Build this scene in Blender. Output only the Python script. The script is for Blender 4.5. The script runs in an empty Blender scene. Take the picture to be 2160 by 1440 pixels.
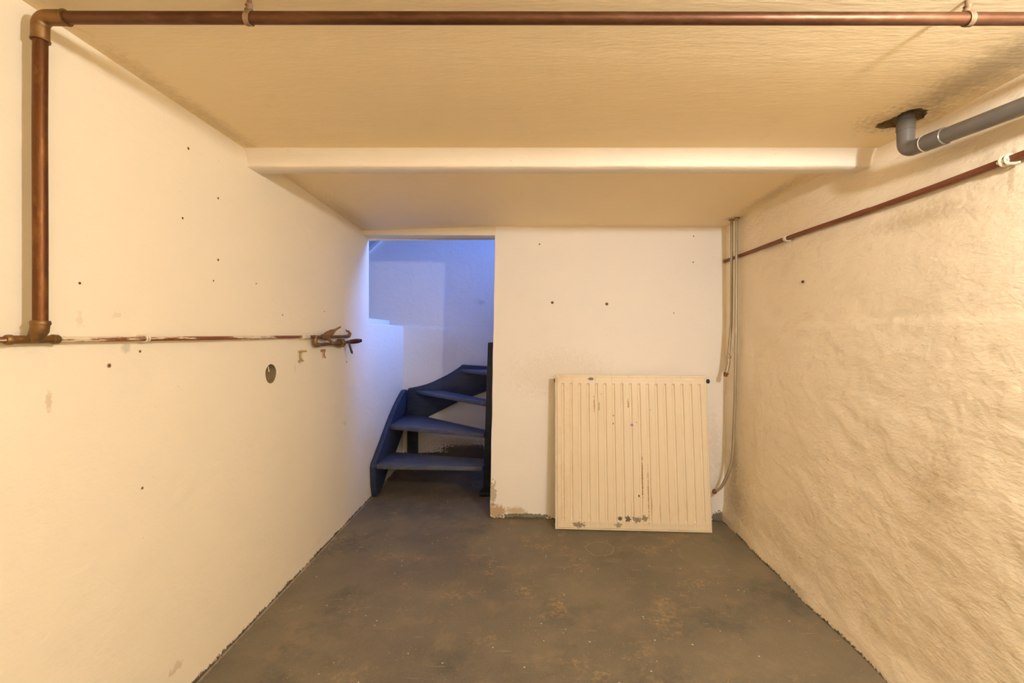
import bpy, bmesh, math, random
import numpy as np
from mathutils import Vector, Matrix, noise

random.seed(4)
scn = bpy.context.scene
C = scn.collection

# ------------------------------------------------------------------ camera
cd = bpy.data.cameras.new('camera')
cd.lens = 16.0; cd.sensor_width = 36.0; cd.sensor_fit = 'HORIZONTAL'
cd.shift_x = -27 / 2160; cd.shift_y = -14 / 2160
cd.clip_start = 0.02; cd.clip_end = 50
cam = bpy.data.objects.new('camera', cd); C.objects.link(cam)
cam.location = (0, 0, 1.23); cam.rotation_euler = (math.pi / 2, 0, 0)
scn.camera = cam

# ------------------------------------------------------------------ world, daylight, exposure
w = bpy.data.worlds.new('world'); scn.world = w; w.use_nodes = True
w.node_tree.nodes['Background'].inputs[0].default_value = (0.25, 0.4, 1.0, 1)
w.node_tree.nodes['Background'].inputs[1].default_value = 0.0
LAMP_POS = (1.10, 0.30, 1.905)
LAMP_COLOR = (1.0, 0.98, 0.98)
LAMP_STRENGTH = 1360.0
FILL_TUBE_STRENGTH = 215.0
# daylight falling down the stairwell from the open door upstairs
dl = bpy.data.lights.new('stairwell_daylight', 'AREA')
dl.shape = 'RECTANGLE'; dl.size = 0.8; dl.size_y = 0.72; dl.spread = math.radians(64)
dl.color = (0.14, 0.29, 1.0); dl.energy = 38
dlo = bpy.data.objects.new('stairwell_daylight', dl); C.objects.link(dlo)
dlo.location = (1.95, 3.70, 2.60)
dlo.rotation_euler = (Vector((-1.2, 3.72, 1.25)) - Vector(dlo.location)).to_track_quat('-Z', 'Y').to_euler()
ul = bpy.data.lights.new('upper_daylight_fill', 'AREA')      # added blue fill under the closed stairwell ceiling, for its upper wall
ul.shape = 'RECTANGLE'; ul.size = 1.7; ul.size_y = 0.7; ul.color = (0.10, 0.25, 1.0); ul.energy = 5
ulo = bpy.data.objects.new('upper_daylight_fill', ul); C.objects.link(ulo); ulo.location = (-0.2, 3.85, 2.98)
vs = scn.view_settings
vs.view_transform = 'Standard'; vs.look = 'None'; vs.gamma = 1.0; vs.use_curve_mapping = False
vs.exposure = -0.05
scn.cycles.max_bounces = 9; scn.cycles.diffuse_bounces = 8
scn.cycles.use_adaptive_sampling = True; scn.cycles.adaptive_threshold = 0.05
scn.cycles.use_denoising = True
scn.cycles.caustics_reflective = False; scn.cycles.caustics_refractive = False

# ------------------------------------------------------------------ node helpers
class NT:
    def __init__(s, name):
        s.m = bpy.data.materials.new(name); s.m.use_nodes = True
        s.t = s.m.node_tree; s.b = s.t.nodes['Principled BSDF']
        s.co = s.n('ShaderNodeTexCoord').outputs['Object']
    def n(s, kind, **kw):
        nd = s.t.nodes.new(kind)
        for k, v in kw.items(): setattr(nd, k, v)
        return nd
    def put(s, sock, v):
        if isinstance(v, bpy.types.NodeSocket): s.t.links.new(v, sock)
        elif isinstance(v, (tuple, list)):
            sock.default_value = (*v, 1.0) if (sock.type == 'RGBA' and len(v) == 3) else tuple(v)
        else: sock.default_value = v
    def math(s, op, a, b=0.0, clamp=False):
        nd = s.n('ShaderNodeMath', operation=op, use_clamp=clamp)
        s.put(nd.inputs[0], a); s.put(nd.inputs[1], b); return nd.outputs[0]
    def vmath(s, op, a, b=(0, 0, 0)):
        nd = s.n('ShaderNodeVectorMath', operation=op)
        s.put(nd.inputs[0], a); s.put(nd.inputs[1], b)
        return nd.outputs['Value'] if op in ('LENGTH', 'DISTANCE', 'DOT_PRODUCT') else nd.outputs[0]
    def mapped(s, scale=(1, 1, 1), rot=(0, 0, 0), loc=(0, 0, 0), co=None):
        nd = s.n('ShaderNodeMapping'); s.put(nd.inputs['Vector'], co or s.co)
        nd.inputs['Scale'].default_value = scale; nd.inputs['Rotation'].default_value = rot; nd.inputs['Location'].default_value = loc
        return nd.outputs[0]
    def noise(s, scale, detail=4, rough=0.55, co=None, dist=0.0):
        nd = s.n('ShaderNodeTexNoise'); s.put(nd.inputs['Vector'], co or s.co)
        nd.inputs['Scale'].default_value = scale; nd.inputs['Detail'].default_value = detail
        nd.inputs['Roughness'].default_value = rough; nd.inputs['Distortion'].default_value = dist
        return nd.outputs['Fac']
    def voro(s, scale, co=None, feature='F1'):
        nd = s.n('ShaderNodeTexVoronoi', feature=feature); s.put(nd.inputs['Vector'], co or s.co)
        nd.inputs['Scale'].default_value = scale
        return nd.outputs['Distance']
    def step(s, v, lo, hi):
        nd = s.n('ShaderNodeMapRange', clamp=True)
        s.put(nd.inputs[0], v); s.put(nd.inputs[1], lo); s.put(nd.inputs[2], hi)
        nd.inputs[3].default_value = 0; nd.inputs[4].default_value = 1
        return nd.outputs[0]
    def mix(s, f, a, b, mode='MIX'):
        nd = s.n('ShaderNodeMix', data_type='RGBA', blend_type=mode)
        s.put(nd.inputs[0], f); s.put(nd.inputs[6], a); s.put(nd.inputs[7], b)
        return nd.outputs[2]
    def xyz(s):
        nd = s.n('ShaderNodeSeparateXYZ'); s.put(nd.inputs[0], s.co); return nd.outputs
    def spot(s, c, r, wob=0.5, wscale=30, soft=0.25):
        """mask of a ragged blot centred at c with radii r (object space)"""
        d = s.vmath('SUBTRACT', s.co, c)
        d = s.vmath('DIVIDE', d, r)
        L = s.vmath('LENGTH', d)
        if not hasattr(s, 'wob'): s.wob = s.math('SUBTRACT', s.noise(wscale, 3), 0.5)
        L = s.math('ADD', L, s.math('MULTIPLY', s.wob, wob * 2))
        return s.step(L, 1.0, 1.0 - soft)
    def bump(s, h, strength, dist, prev=None):
        nd = s.n('ShaderNodeBump'); s.put(nd.inputs['Height'], h)
        nd.inputs['Strength'].default_value = strength; nd.inputs['Distance'].default_value = dist
        if prev is not None: s.put(nd.inputs['Normal'], prev)
        return nd.outputs[0]
    def done(s, color, rough=0.6, normal=None, metal=0.0, spec=None):
        s.put(s.b.inputs['Base Color'], color); s.put(s.b.inputs['Roughness'], rough)
        s.put(s.b.inputs['Metallic'], metal)
        if normal is not None: s.put(s.b.inputs['Normal'], normal)
        if spec is not None: s.b.inputs['Specular IOR Level'].default_value = spec
        return s.m

FLOOR_PAINT = (0.10, 0.088, 0.066)

def plaster(name, base, tone, var=0.35, stroke=(1, 1, 1), strokerot=(0, 0, 0), fine=0.25, coarse=0.3, rough=0.55,
            edge=True, dirt=None, marks=(), spec=0.3, edge_h=0.008):
    m = NT(name)
    big = m.noise(1.7, 5, 0.6)
    col = m.mix(m.math('MULTIPLY', m.step(big, 0.38, 0.72), var), base, tone)
    mid = m.noise(9, 5, 0.65)
    col = m.mix(m.math('MULTIPLY', m.step(mid, 0.55, 0.8), var * 0.6), col, tone)
    # tiny specks
    sp = m.math('LESS_THAN', m.voro(23), 0.035)
    sp = m.math('MULTIPLY', sp, m.math('GREATER_THAN', m.noise(2.3, 2), 0.56))
    col = m.mix(m.math('MULTIPLY', sp, 0.6), col, (0.25, 0.17, 0.08))
    if dirt:
        for (scale, lo, hi, amt, c, st) in dirt:
            co = m.mapped(scale=st)
            col = m.mix(m.math('MULTIPLY', m.step(m.noise(scale, 6, 0.68, co=co), lo, hi), amt), col, c)
    for (c, r, k, amt, soft, wob) in marks:
        col = m.mix(m.math('MULTIPLY', m.spot(c, r, wob=wob, wscale=60, soft=soft), amt), col, k)
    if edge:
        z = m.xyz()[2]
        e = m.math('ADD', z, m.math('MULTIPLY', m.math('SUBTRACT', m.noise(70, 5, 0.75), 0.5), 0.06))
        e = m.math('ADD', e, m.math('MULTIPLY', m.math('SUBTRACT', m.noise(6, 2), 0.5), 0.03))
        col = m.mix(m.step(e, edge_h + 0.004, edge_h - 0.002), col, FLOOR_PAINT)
    co2 = m.mapped(scale=stroke, rot=strokerot)
    h1 = m.noise(60, 4, 0.6, co=co2)
    h2 = m.noise(9, 4, 0.55, co=co2)
    nrm = m.bump(h2, coarse, 0.02)
    nrm = m.bump(h1, fine, 0.006, nrm)
    return m.done(col, rough, nrm, spec=spec)

# ------------------------------------------------------------------ mesh helpers
class MB:
    def __init__(s): s.v = []; s.f = []
    def add(s, vs, fs):
        o = len(s.v); s.v += [tuple(p) for p in vs]; s.f += [tuple(i + o for i in f) for f in fs]; return s
    def box(s, lo, hi):
        (a, b, c), (d, e, f) = lo, hi
        return s.add([(a, b, c), (d, b, c), (d, e, c), (a, e, c), (a, b, f), (d, b, f), (d, e, f), (a, e, f)],
                     [(0, 3, 2, 1), (4, 5, 6, 7), (0, 1, 5, 4), (1, 2, 6, 5), (2, 3, 7, 6), (3, 0, 4, 7)])
    def prism(s, poly, vec):
        """polygon (3d points) extruded along vec"""
        n = len(poly); vec = Vector(vec)
        a = [Vector(p) for p in poly]; b = [p + vec for p in a]
        fs = [tuple(range(n - 1, -1, -1)), tuple(range(n, 2 * n))]
        fs += [(i, (i + 1) % n, n + (i + 1) % n, n + i) for i in range(n)]
        return s.add(a + b, fs)
    def tube(s, pts, r, seg=18, cap=True):
        pts = [Vector(p) for p in pts]; n = len(pts)
        rs = r if isinstance(r, (list, tuple)) else [r] * n
        tan = []
        for i in range(n):
            a = pts[max(i - 1, 0)]; b = pts[min(i + 1, n - 1)]
            d = (b - a)
            if d.length < 1e-9: d = Vector((0, 0, 1))
            tan.append(d.normalized())
        up = Vector((0, 0, 1)) if abs(tan[0].z) < 0.9 else Vector((1, 0, 0))
        u = tan[0].cross(up).normalized(); vs = []
        for i in range(n):
            u = (u - tan[i] * u.dot(tan[i]))
            u.normalize(); q = tan[i].cross(u)
            for k in range(seg):
                t = 2 * math.pi * k / seg
                vs.append(pts[i] + (u * math.cos(t) + q * math.sin(t)) * rs[i])
        fs = [(i * seg + k, i * seg + (k + 1) % seg, (i + 1) * seg + (k + 1) % seg, (i + 1) * seg + k)
              for i in range(n - 1) for k in range(seg)]
        if cap: fs += [tuple(range(seg - 1, -1, -1)), tuple(range((n - 1) * seg, n * seg))]
        return s.add(vs, fs)
    def lathe(s, base, axis, prof, seg=20):
        """profile [(t, r)] turned round axis from base"""
        base = Vector(base); axis = Vector(axis).normalized()
        pts = [base + axis * t for t, r in prof]
        up = Vector((0, 0, 1)) if abs(axis.z) < 0.9 else Vector((1, 0, 0))
        u = axis.cross(up).normalized(); q = axis.cross(u)
        vs = []
        for (t, r), p in zip(prof, pts):
            for k in range(seg):
                a = 2 * math.pi * k / seg
                vs.append(p + (u * math.cos(a) + q * math.sin(a)) * max(r, 1e-5))
        n = len(prof)
        fs = [(i * seg + k, i * seg + (k + 1) % seg, (i + 1) * seg + (k + 1) % seg, (i + 1) * seg + k)
              for i in range(n - 1) for k in range(seg)]
        fs += [tuple(range(seg - 1, -1, -1)), tuple(range((n - 1) * seg, n * seg))]
        return s.add(vs, fs)
    def grid(s, pts2d):
        r = len(pts2d); c = len(pts2d[0])
        return s.add([p for row in pts2d for p in row],
                     [(i * c + j, i * c + j + 1, (i + 1) * c + j + 1, (i + 1) * c + j) for i in range(r - 1) for j in range(c - 1)])
    def build(s, name, mat, parent=None, smooth=True, bevel=0.0, angle=0.7, recalc=True):
        me = bpy.data.meshes.new(name)
        off = Vector(parent_loc(parent)) if parent is not None else Vector((0, 0, 0))
        me.from_pydata([tuple(Vector(p) - off) for p in s.v], [], s.f)
        bm = bmesh.new(); bm.from_mesh(me)
        bmesh.ops.remove_doubles(bm, verts=bm.verts, dist=1e-6)
        if recalc: bmesh.ops.recalc_face_normals(bm, faces=bm.faces)
        if bevel > 0:
            es = [e for e in bm.edges if len(e.link_faces) == 2 and e.calc_face_angle(0) > 0.6]
            bmesh.ops.bevel(bm, geom=es, offset=bevel, segments=2, affect='EDGES', profile=0.5, clamp_overlap=True)
        bm.to_mesh(me); bm.free()
        if smooth:
            for p in me.polygons: p.use_smooth = True
            me.set_sharp_from_angle(angle=angle)
        me.materials.append(mat)
        o = bpy.data.objects.new(name, me); C.objects.link(o)
        if parent is not None: o.parent = parent
        return o

def parent_loc(p):
    loc = Vector((0, 0, 0))
    while p is not None:
        loc += Vector(p.location); p = p.parent
    return loc

def thing(name, label, cat, loc, group=None):
    o = bpy.data.objects.new(name, None); C.objects.link(o)
    o.location = loc; o.empty_display_size = 0.05
    return tag(o, label, cat, group)

def tag(o, label, cat, group=None):
    o['label'] = label; o['category'] = cat
    if group: o['group'] = group
    return o

def struct(o, label, cat):
    o['kind'] = 'structure'; o['label'] = label; o['category'] = cat
    return o

def arc(c, a, b, n=8):
    """quarter arc through corner c from point a to point b (bend of a pipe)"""
    c, a, b = Vector(c), Vector(a), Vector(b)
    o = a + b - c
    return [o + (a - o) * math.cos(t) + (b - o) * math.sin(t) for t in [math.pi / 2 * i / n for i in range(n + 1)]]

# ------------------------------------------------------------------ materials
M = {}
CREAM = (0.90, 0.82, 0.65)
TONE = (0.87, 0.78, 0.59)
def P(y, z): return (-1.165, y, z)
M['wall_left'] = plaster('wall_left_plaster', CREAM, TONE, var=0.3, stroke=(1, 1.0, 1.8), strokerot=(0.6, 0, 0), fine=0.16, coarse=0.22,
    marks=[(P(1.115, 1.07), (1, 0.010, 0.028), (0.62, 0.48, 0.26), 0.55, 0.5, 1.3),
           (P(1.30, 1.285), (1, 0.018, 0.008), (0.6, 0.45, 0.24), 0.22, 0.3, 1.9),
           (P(1.19, 1.265), (1, 0.012, 0.018), (0.6, 0.45, 0.24), 0.22, 0.3, 1.9),
           (P(1.33, 1.192), (1, 0.018, 0.018), (0.42, 0.37, 0.30), 0.45, 0.5, 0.5),
           (P(2.31, 1.06), (1, 0.012, 0.03), (0.7, 0.6, 0.42), 0.4, 0.5, 0.8),
           (P(2.63, 1.125), (1, 0.022, 0.03), (0.50, 0.25, 0.13), 0.55, 0.25, 1.3),
           (P(2.36, 1.11), (1, 0.028, 0.035), (0.60, 0.46, 0.24), 0.4, 0.3, 1.4),
           (P(2.95, 0.66), (1, 0.035, 0.02), (0.62, 0.55, 0.45), 0.4, 0.5, 1.0),
           (P(1.52, 0.12), (1, 0.03, 0.015), (0.5, 0.38, 0.2), 0.4, 0.3, 1.3)])
M['wall_back'] = plaster('wall_back_plaster', (0.91, 0.885, 0.86), (0.88, 0.845, 0.80), var=0.25, fine=0.12, coarse=0.14, edge_h=0.010,
    marks=[((-0.2, 3.05, 0.045), (0.09, 1, 0.055), (0.42, 0.27, 0.12), 0.8, 0.4, 0.7),
           ((-0.06, 3.05, 0.05), (0.09, 1, 0.035), (0.55, 0.4, 0.2), 0.7, 0.5, 0.8),
           ((0.0, 3.05, 0.018), (0.17, 1, 0.02), FLOOR_PAINT, 0.85, 0.2, 0.6),
           ((-0.215, 3.05, 0.16), (0.022, 1, 0.09), (0.3, 0.22, 0.1), 0.6, 0.2, 1.2),
           ((1.27, 3.0, 0.5), (0.04, 1, 0.2), (0.6, 0.5, 0.36), 0.22, 0.5, 1.6),
           ((0.25, 3.05, 0.95), (0.4, 1, 0.2), (0.72, 0.64, 0.52), 0.3, 0.6, 0.8),
           ((1.28, 3.0, 0.02), (0.05, 1, 0.045), FLOOR_PAINT, 0.9, 0.15, 0.8)])
M['wall_right'] = plaster('wall_right_plaster', (0.92, 0.815, 0.625), (0.87, 0.73, 0.50), var=0.45, stroke=(1, 0.8, 1.5), strokerot=(-0.35, 0, 0),
    fine=0.42, coarse=0.35, rough=0.42, spec=0.45, edge_h=0.006,
    dirt=[(3.2, 0.56, 0.8, 0.4, (0.53, 0.42, 0.25), (1, 0.8, 1.6)), (14, 0.6, 0.82, 0.4, (0.45, 0.34, 0.2), (1, 1, 1))],
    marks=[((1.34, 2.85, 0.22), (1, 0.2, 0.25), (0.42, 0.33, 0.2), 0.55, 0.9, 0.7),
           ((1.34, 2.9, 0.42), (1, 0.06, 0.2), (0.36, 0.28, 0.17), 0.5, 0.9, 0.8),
           ((1.42, 1.7, 1.66), (1, 0.25, 0.05), (0.5, 0.4, 0.24), 0.5, 0.9, 0.7),
           ((1.45, 1.36, 1.72), (1, 0.012, 0.1), (0.42, 0.32, 0.17), 0.5, 0.5, 0.8),
           ((1.32, 1.5, 0.75), (1, 0.12, 0.2), (0.55, 0.43, 0.25), 0.45, 0.9, 0.7),
           ((1.44, 1.75, 1.60), (1, 0.02, 0.05), (0.9, 0.88, 0.86), 0.0, 0.5, 0.3)])
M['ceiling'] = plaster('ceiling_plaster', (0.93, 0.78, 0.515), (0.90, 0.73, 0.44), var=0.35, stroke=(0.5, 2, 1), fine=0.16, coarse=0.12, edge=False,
    dirt=[(5, 0.62, 0.85, 0.3, (0.6, 0.48, 0.3), (1, 1, 1))],
    marks=[((1.36, 1.34, 2.0), (0.13, 0.33, 1), (0.40, 0.31, 0.18), 0.6, 0.7, 0.6),  # dark smear along the drain run: stain with the pipe's shadow painted in
           ((1.35, 1.64, 2.0), (0.15, 0.13, 1), (0.36, 0.27, 0.15), 0.55, 0.7, 0.8),
           ((1.35, 2.5, 2.0), (0.06, 0.5, 1), (0.45, 0.36, 0.23), 0.5, 0.8, 0.8),
           ((1.36, 2.96, 2.0), (0.07, 0.06, 1), (0.33, 0.26, 0.16), 0.7, 0.7, 0.8),
           ((-1.13, 1.7, 2.0), (0.05, 0.6, 1), (0.5, 0.39, 0.22), 0.4, 0.8, 0.8),
           ((-1.1, 2.9, 2.0), (0.09, 0.5, 1), (0.48, 0.39, 0.27), 0.4, 0.9, 0.8)])
M['beam'] = plaster('beam_plaster', (0.87, 0.80, 0.68), (0.82, 0.72, 0.55), var=0.4, stroke=(0.4, 1, 2.5), fine=0.3, coarse=0.2, edge=False,
    dirt=[(30, 0.66, 0.8, 0.5, (0.45, 0.34, 0.2), (1, 1, 1))])
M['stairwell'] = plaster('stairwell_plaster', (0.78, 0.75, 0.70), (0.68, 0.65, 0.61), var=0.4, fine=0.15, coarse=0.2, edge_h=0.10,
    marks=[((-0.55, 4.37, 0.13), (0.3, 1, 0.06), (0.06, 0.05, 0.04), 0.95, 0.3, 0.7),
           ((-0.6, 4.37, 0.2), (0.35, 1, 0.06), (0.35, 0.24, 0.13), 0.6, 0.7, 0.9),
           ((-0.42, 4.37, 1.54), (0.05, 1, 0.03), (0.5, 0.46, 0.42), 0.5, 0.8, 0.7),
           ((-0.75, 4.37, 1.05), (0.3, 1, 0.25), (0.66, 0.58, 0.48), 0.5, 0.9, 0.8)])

def floor_mat():
    m = NT('painted_concrete')
    big = m.noise(1.3, 6, 0.65); mid = m.noise(4.5, 6, 0.7); fin = m.noise(45, 5, 0.7)
    col = m.mix(m.step(big, 0.40, 0.62), (0.135, 0.117, 0.086), (0.20, 0.168, 0.114))
    col = m.mix(m.math('MULTIPLY', m.step(mid, 0.52, 0.68), 0.75), col, (0.245, 0.195, 0.125))
    col = m.mix(m.math('MULTIPLY', m.step(m.noise(2.2, 6, 0.7, co=m.mapped(loc=(7, 3, 1))), 0.54, 0.66), 0.7), col, (0.085, 0.08, 0.065))
    warm = m.math('MULTIPLY', m.step(m.noise(3.3, 6, 0.75, co=m.mapped(loc=(2, 9, 4))), 0.56, 0.72), m.step(fin, 0.45, 0.56))
    col = m.mix(m.math('MULTIPLY', warm, 0.9), col, (0.42, 0.29, 0.14))
    col = m.mix(m.math('MULTIPLY', m.step(m.noise(130, 3, 0.75), 0.52, 0.72), 0.5), col, (0.27, 0.23, 0.165))
    sp = m.math('MULTIPLY', m.math('LESS_THAN', m.voro(24), 0.085), m.math('GREATER_THAN', m.noise(11, 2), 0.55))
    col = m.mix(sp, col, (0.62, 0.57, 0.47))
    sp2 = m.math('MULTIPLY', m.math('LESS_THAN', m.voro(55), 0.13), m.math('GREATER_THAN', m.noise(5, 3), 0.55))
    col = m.mix(m.math('MULTIPLY', sp2, 0.6), col, (0.42, 0.33, 0.2))
    # scratches
    sc = m.math('GREATER_THAN', m.noise(18, 3, 0.5, co=m.mapped(scale=(0.35, 3.2, 1), rot=(0, 0, 0.5))), 0.70)
    col = m.mix(m.math('MULTIPLY', sc, 0.5), col, (0.33, 0.27, 0.19))
    # filled patches with pale rims in front of the radiator and further right
    for c, r, k in (((0.435, 2.62, 0), (0.085, 0.085, 1), (0.18, 0.15, 0.112)), ((0.98, 2.55, 0), (0.11, 0.13, 1), (0.20, 0.172, 0.11))):
        L = m.math('ADD', m.vmath('LENGTH', m.vmath('DIVIDE', m.vmath('SUBTRACT', m.co, c), r)),
                   m.math('MULTIPLY', m.math('SUBTRACT', m.noise(9, 3), 0.5), 0.9))
        col = m.mix(m.math('MULTIPLY', m.step(L, 1.0, 0.93), 0.6), col, k)
        rim = m.math('MULTIPLY', m.step(L, 0.93, 0.99), m.step(L, 1.06, 1.0))
        col = m.mix(m.math('MULTIPLY', rim, 0.55 if c[0] < 0.6 else 0.2), col, (0.36, 0.3, 0.2))
    # pale crumbled line where walls meet the floor
    x, y, z = m.xyz()
    for (v, at, wid) in ((x, -1.158, 0.006), (x, 1.305, 0.004)):
        d = m.math('ABSOLUTE', m.math('SUBTRACT', v, at))
        d = m.math('ADD', d, m.math('MULTIPLY', m.math('SUBTRACT', m.noise(14, 5, 0.7), 0.5), 0.03))
        col = m.mix(m.math('MULTIPLY', m.step(d, wid, wid * 0.4), 0.6), col, (0.5, 0.42, 0.3))
    n = m.bump(mid, 0.25, 0.02); n = m.bump(fin, 0.2, 0.006, n)
    return m.done(col, m.math('ADD', 0.42, m.math('MULTIPLY', mid, 0.3)), n, spec=0.35)
M['floor'] = floor_mat()

def copper(name, a, b, c, rough=0.38, paint=0.0, metal=0.75, sc=(1, 1, 1)):
    m = NT(name)
    n1 = m.noise(6, 6, 0.7, co=m.mapped(scale=sc)); n2 = m.noise(50, 4, 0.65, co=m.mapped(scale=sc))
    col = m.mix(m.step(n1, 0.35, 0.65), a, b)
    col = m.mix(m.math('MULTIPLY', m.step(n2, 0.5, 0.75), 0.5), col, c)
    mt = metal
    if paint > 0:
        pm = m.step(m.noise(9, 6, 0.72, co=m.mapped(scale=(6, 0.5, 6), loc=(3, 1, 2))), 0.62 - paint * 0.25, 0.65 - paint * 0.25)
        col = m.mix(pm, col, (0.72, 0.63, 0.46))
        mt = m.math('MULTIPLY', m.math('SUBTRACT', 1.0, pm), metal)
    return m.done(col, m.math('ADD', rough, m.math('MULTIPLY', n1, 0.2)), m.bump(n2, 0.15, 0.002), metal=mt)
M['copper'] = copper('aged_copper', (0.10, 0.036, 0.010), (0.17, 0.066, 0.018), (0.33, 0.16, 0.045), sc=(1, 1, 0.4))
M['copper_top'] = copper('aged_copper_brown', (0.085, 0.034, 0.015), (0.15, 0.068, 0.034), (0.21, 0.115, 0.065), rough=0.36, sc=(0.35, 1, 1))
M['copper_fit'] = copper('tarnished_fitting', (0.16, 0.085, 0.03), (0.26, 0.14, 0.05), (0.36, 0.24, 0.12), rough=0.4)
M['copper_wall'] = copper('painted_over_copper', (0.33, 0.11, 0.045), (0.24, 0.09, 0.05), (0.3, 0.14, 0.09), rough=0.45, paint=0.40, metal=0.5)
M['copper_right'] = copper('brown_copper', (0.20, 0.068, 0.028), (0.26, 0.092, 0.04), (0.31, 0.125, 0.065), rough=0.42, metal=0.45)
M['brass'] = copper('tarnished_brass', (0.30, 0.17, 0.05), (0.22, 0.12, 0.045), (0.48, 0.32, 0.13), rough=0.4)
M['bronze'] = copper('dark_bronze', (0.15, 0.085, 0.045), (0.23, 0.13, 0.07), (0.35, 0.24, 0.14), rough=0.5, metal=0.5)
M['rust'] = copper('rusty_iron', (0.18, 0.06, 0.02), (0.33, 0.12, 0.04), (0.12, 0.06, 0.04), rough=0.7, metal=0.2)
M['steel'] = copper('dull_steel', (0.36, 0.31, 0.22), (0.47, 0.41, 0.30), (0.56, 0.5, 0.38), rough=0.38, metal=0.55, sc=(1, 1, 0.3))
M['iron_band'] = copper('brown_iron_band', (0.2, 0.12, 0.07), (0.32, 0.2, 0.12), (0.45, 0.33, 0.22), rough=0.5, metal=0.4)

def simple(name, col, rough=0.5, metal=0.0, var=0.25, scale=20, bump=0.1):
    m = NT(name)
    n = m.noise(scale, 5, 0.65)
    c = m.mix(m.math('MULTIPLY', n, var), col, tuple(x * 0.5 for x in col))
    return m.done(c, rough, m.bump(n, bump, 0.004), metal=metal)
M['clip_paint'] = simple('clip_old_white_paint', (0.78, 0.70, 0.53), 0.5, bump=0.4, scale=60)
M['pvc'] = simple('grey_pvc', (0.17, 0.155, 0.135), 0.32, var=0.5, scale=9, bump=0.05)
M['pvc_ring'] = simple('pale_glue_ring', (0.75, 0.68, 0.56), 0.5)
M['black'] = simple('black_plastic', (0.02, 0.018, 0.016), 0.5)
M['blue_lever'] = simple('dark_blue_lever', (0.03, 0.045, 0.075), 0.45)
M['hole'] = simple('raw_brown_mortar', (0.30, 0.22, 0.11), 0.9, var=0.9, scale=30, bump=0.8)
M['rubble'] = simple('broken_mortar', (0.34, 0.24, 0.12), 0.95, var=1.2, scale=45, bump=1.0)
M['plug_dark'] = simple('dark_plug', (0.10, 0.06, 0.025), 0.8)
M['plug_brown'] = simple('brown_plug', (0.50, 0.33, 0.17), 0.8, var=1.0, scale=200)
M['sill'] = simple('grey_painted_board', (0.30, 0.31, 0.34), 0.6)
M['old_clip'] = simple('yellowed_clip', (0.52, 0.40, 0.19), 0.55, var=0.6, scale=90)
M['red_clip'] = simple('reddish_clip', (0.46, 0.25, 0.14), 0.7, var=0.6, scale=90)
M['holder'] = simple('white_bakelite', (0.8, 0.77, 0.7), 0.35)

def stair_mat(name, a, b, scuff):
    m = NT(name)
    g = m.noise(14, 5, 0.65, co=m.mapped(scale=(0.5, 3, 3)))
    col = m.mix(m.step(g, 0.35, 0.7), a, b)
    s1 = m.step(m.noise(5, 6, 0.75), 0.52, 0.75); s2 = m.step(m.noise(120, 3, 0.7), 0.45, 0.7)
    col = m.mix(m.math('MULTIPLY', m.math('MULTIPLY', s1, s2), scuff), col, (0.24, 0.24, 0.25))
    sp = m.math('MULTIPLY', m.math('LESS_THAN', m.voro(55), 0.07), m.math('GREATER_THAN', m.noise(9, 2), 0.58))
    col = m.mix(m.math('MULTIPLY', sp, 0.8), col, (0.4, 0.4, 0.42))
    return m.done(col, 0.5, m.bump(g, 0.15, 0.004), spec=0.4)
M['stair'] = stair_mat('navy_stair_paint', (0.017, 0.026, 0.056), (0.032, 0.045, 0.088), 0.35)
M['tread'] = stair_mat('navy_tread_paint', (0.06, 0.072, 0.12), (0.11, 0.122, 0.17), 1.0)
M['newel'] = stair_mat('black_newel_paint', (0.010, 0.014, 0.026), (0.02, 0.026, 0.042), 0.2)

# ------------------------------------------------------------------ the room: dimensions
XL = -1.165
Y0, Y1 = -2.6, 3.40            # behind the camera .. end of full-height left wall
YF = 4.37                      # far wall of the stairwell
LEDGE = 1.317
def zc(y): return 2.005 if y < 1.95 else 2.005 - 0.025 * (y - 1.95) / 1.25
def sm(t): t = min(max(t, 0), 1); return t * t * (3 - 2 * t)
def xr(y, z):
    b = 1.303 + 0.010 * sm((y - 1.6) / 1.4)
    t = 1.482 - 0.071 * sm((y - 1.6) / 0.85) - 0.014 * sm((y - 2.2) / 0.9)
    return b + (t - b) * z / 2.0
def yb(x, z):                   # back wall (leans back slightly)
    u = (x + 0.23) / 1.55
    b = 3.05 - 0.05 * u
    return b + (3.16 - b) * z / 1.98

# floor
mb = MB(); mb.grid([[(x, y, 0) for x in np.linspace(-1.6, 2.3, 14)] for y in np.linspace(Y0 - 0.1, YF + 0.1, 24)])
struct(mb.build('floor', M['floor'], smooth=False), 'dark grey painted concrete floor, worn and speckled', 'floor')

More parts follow.
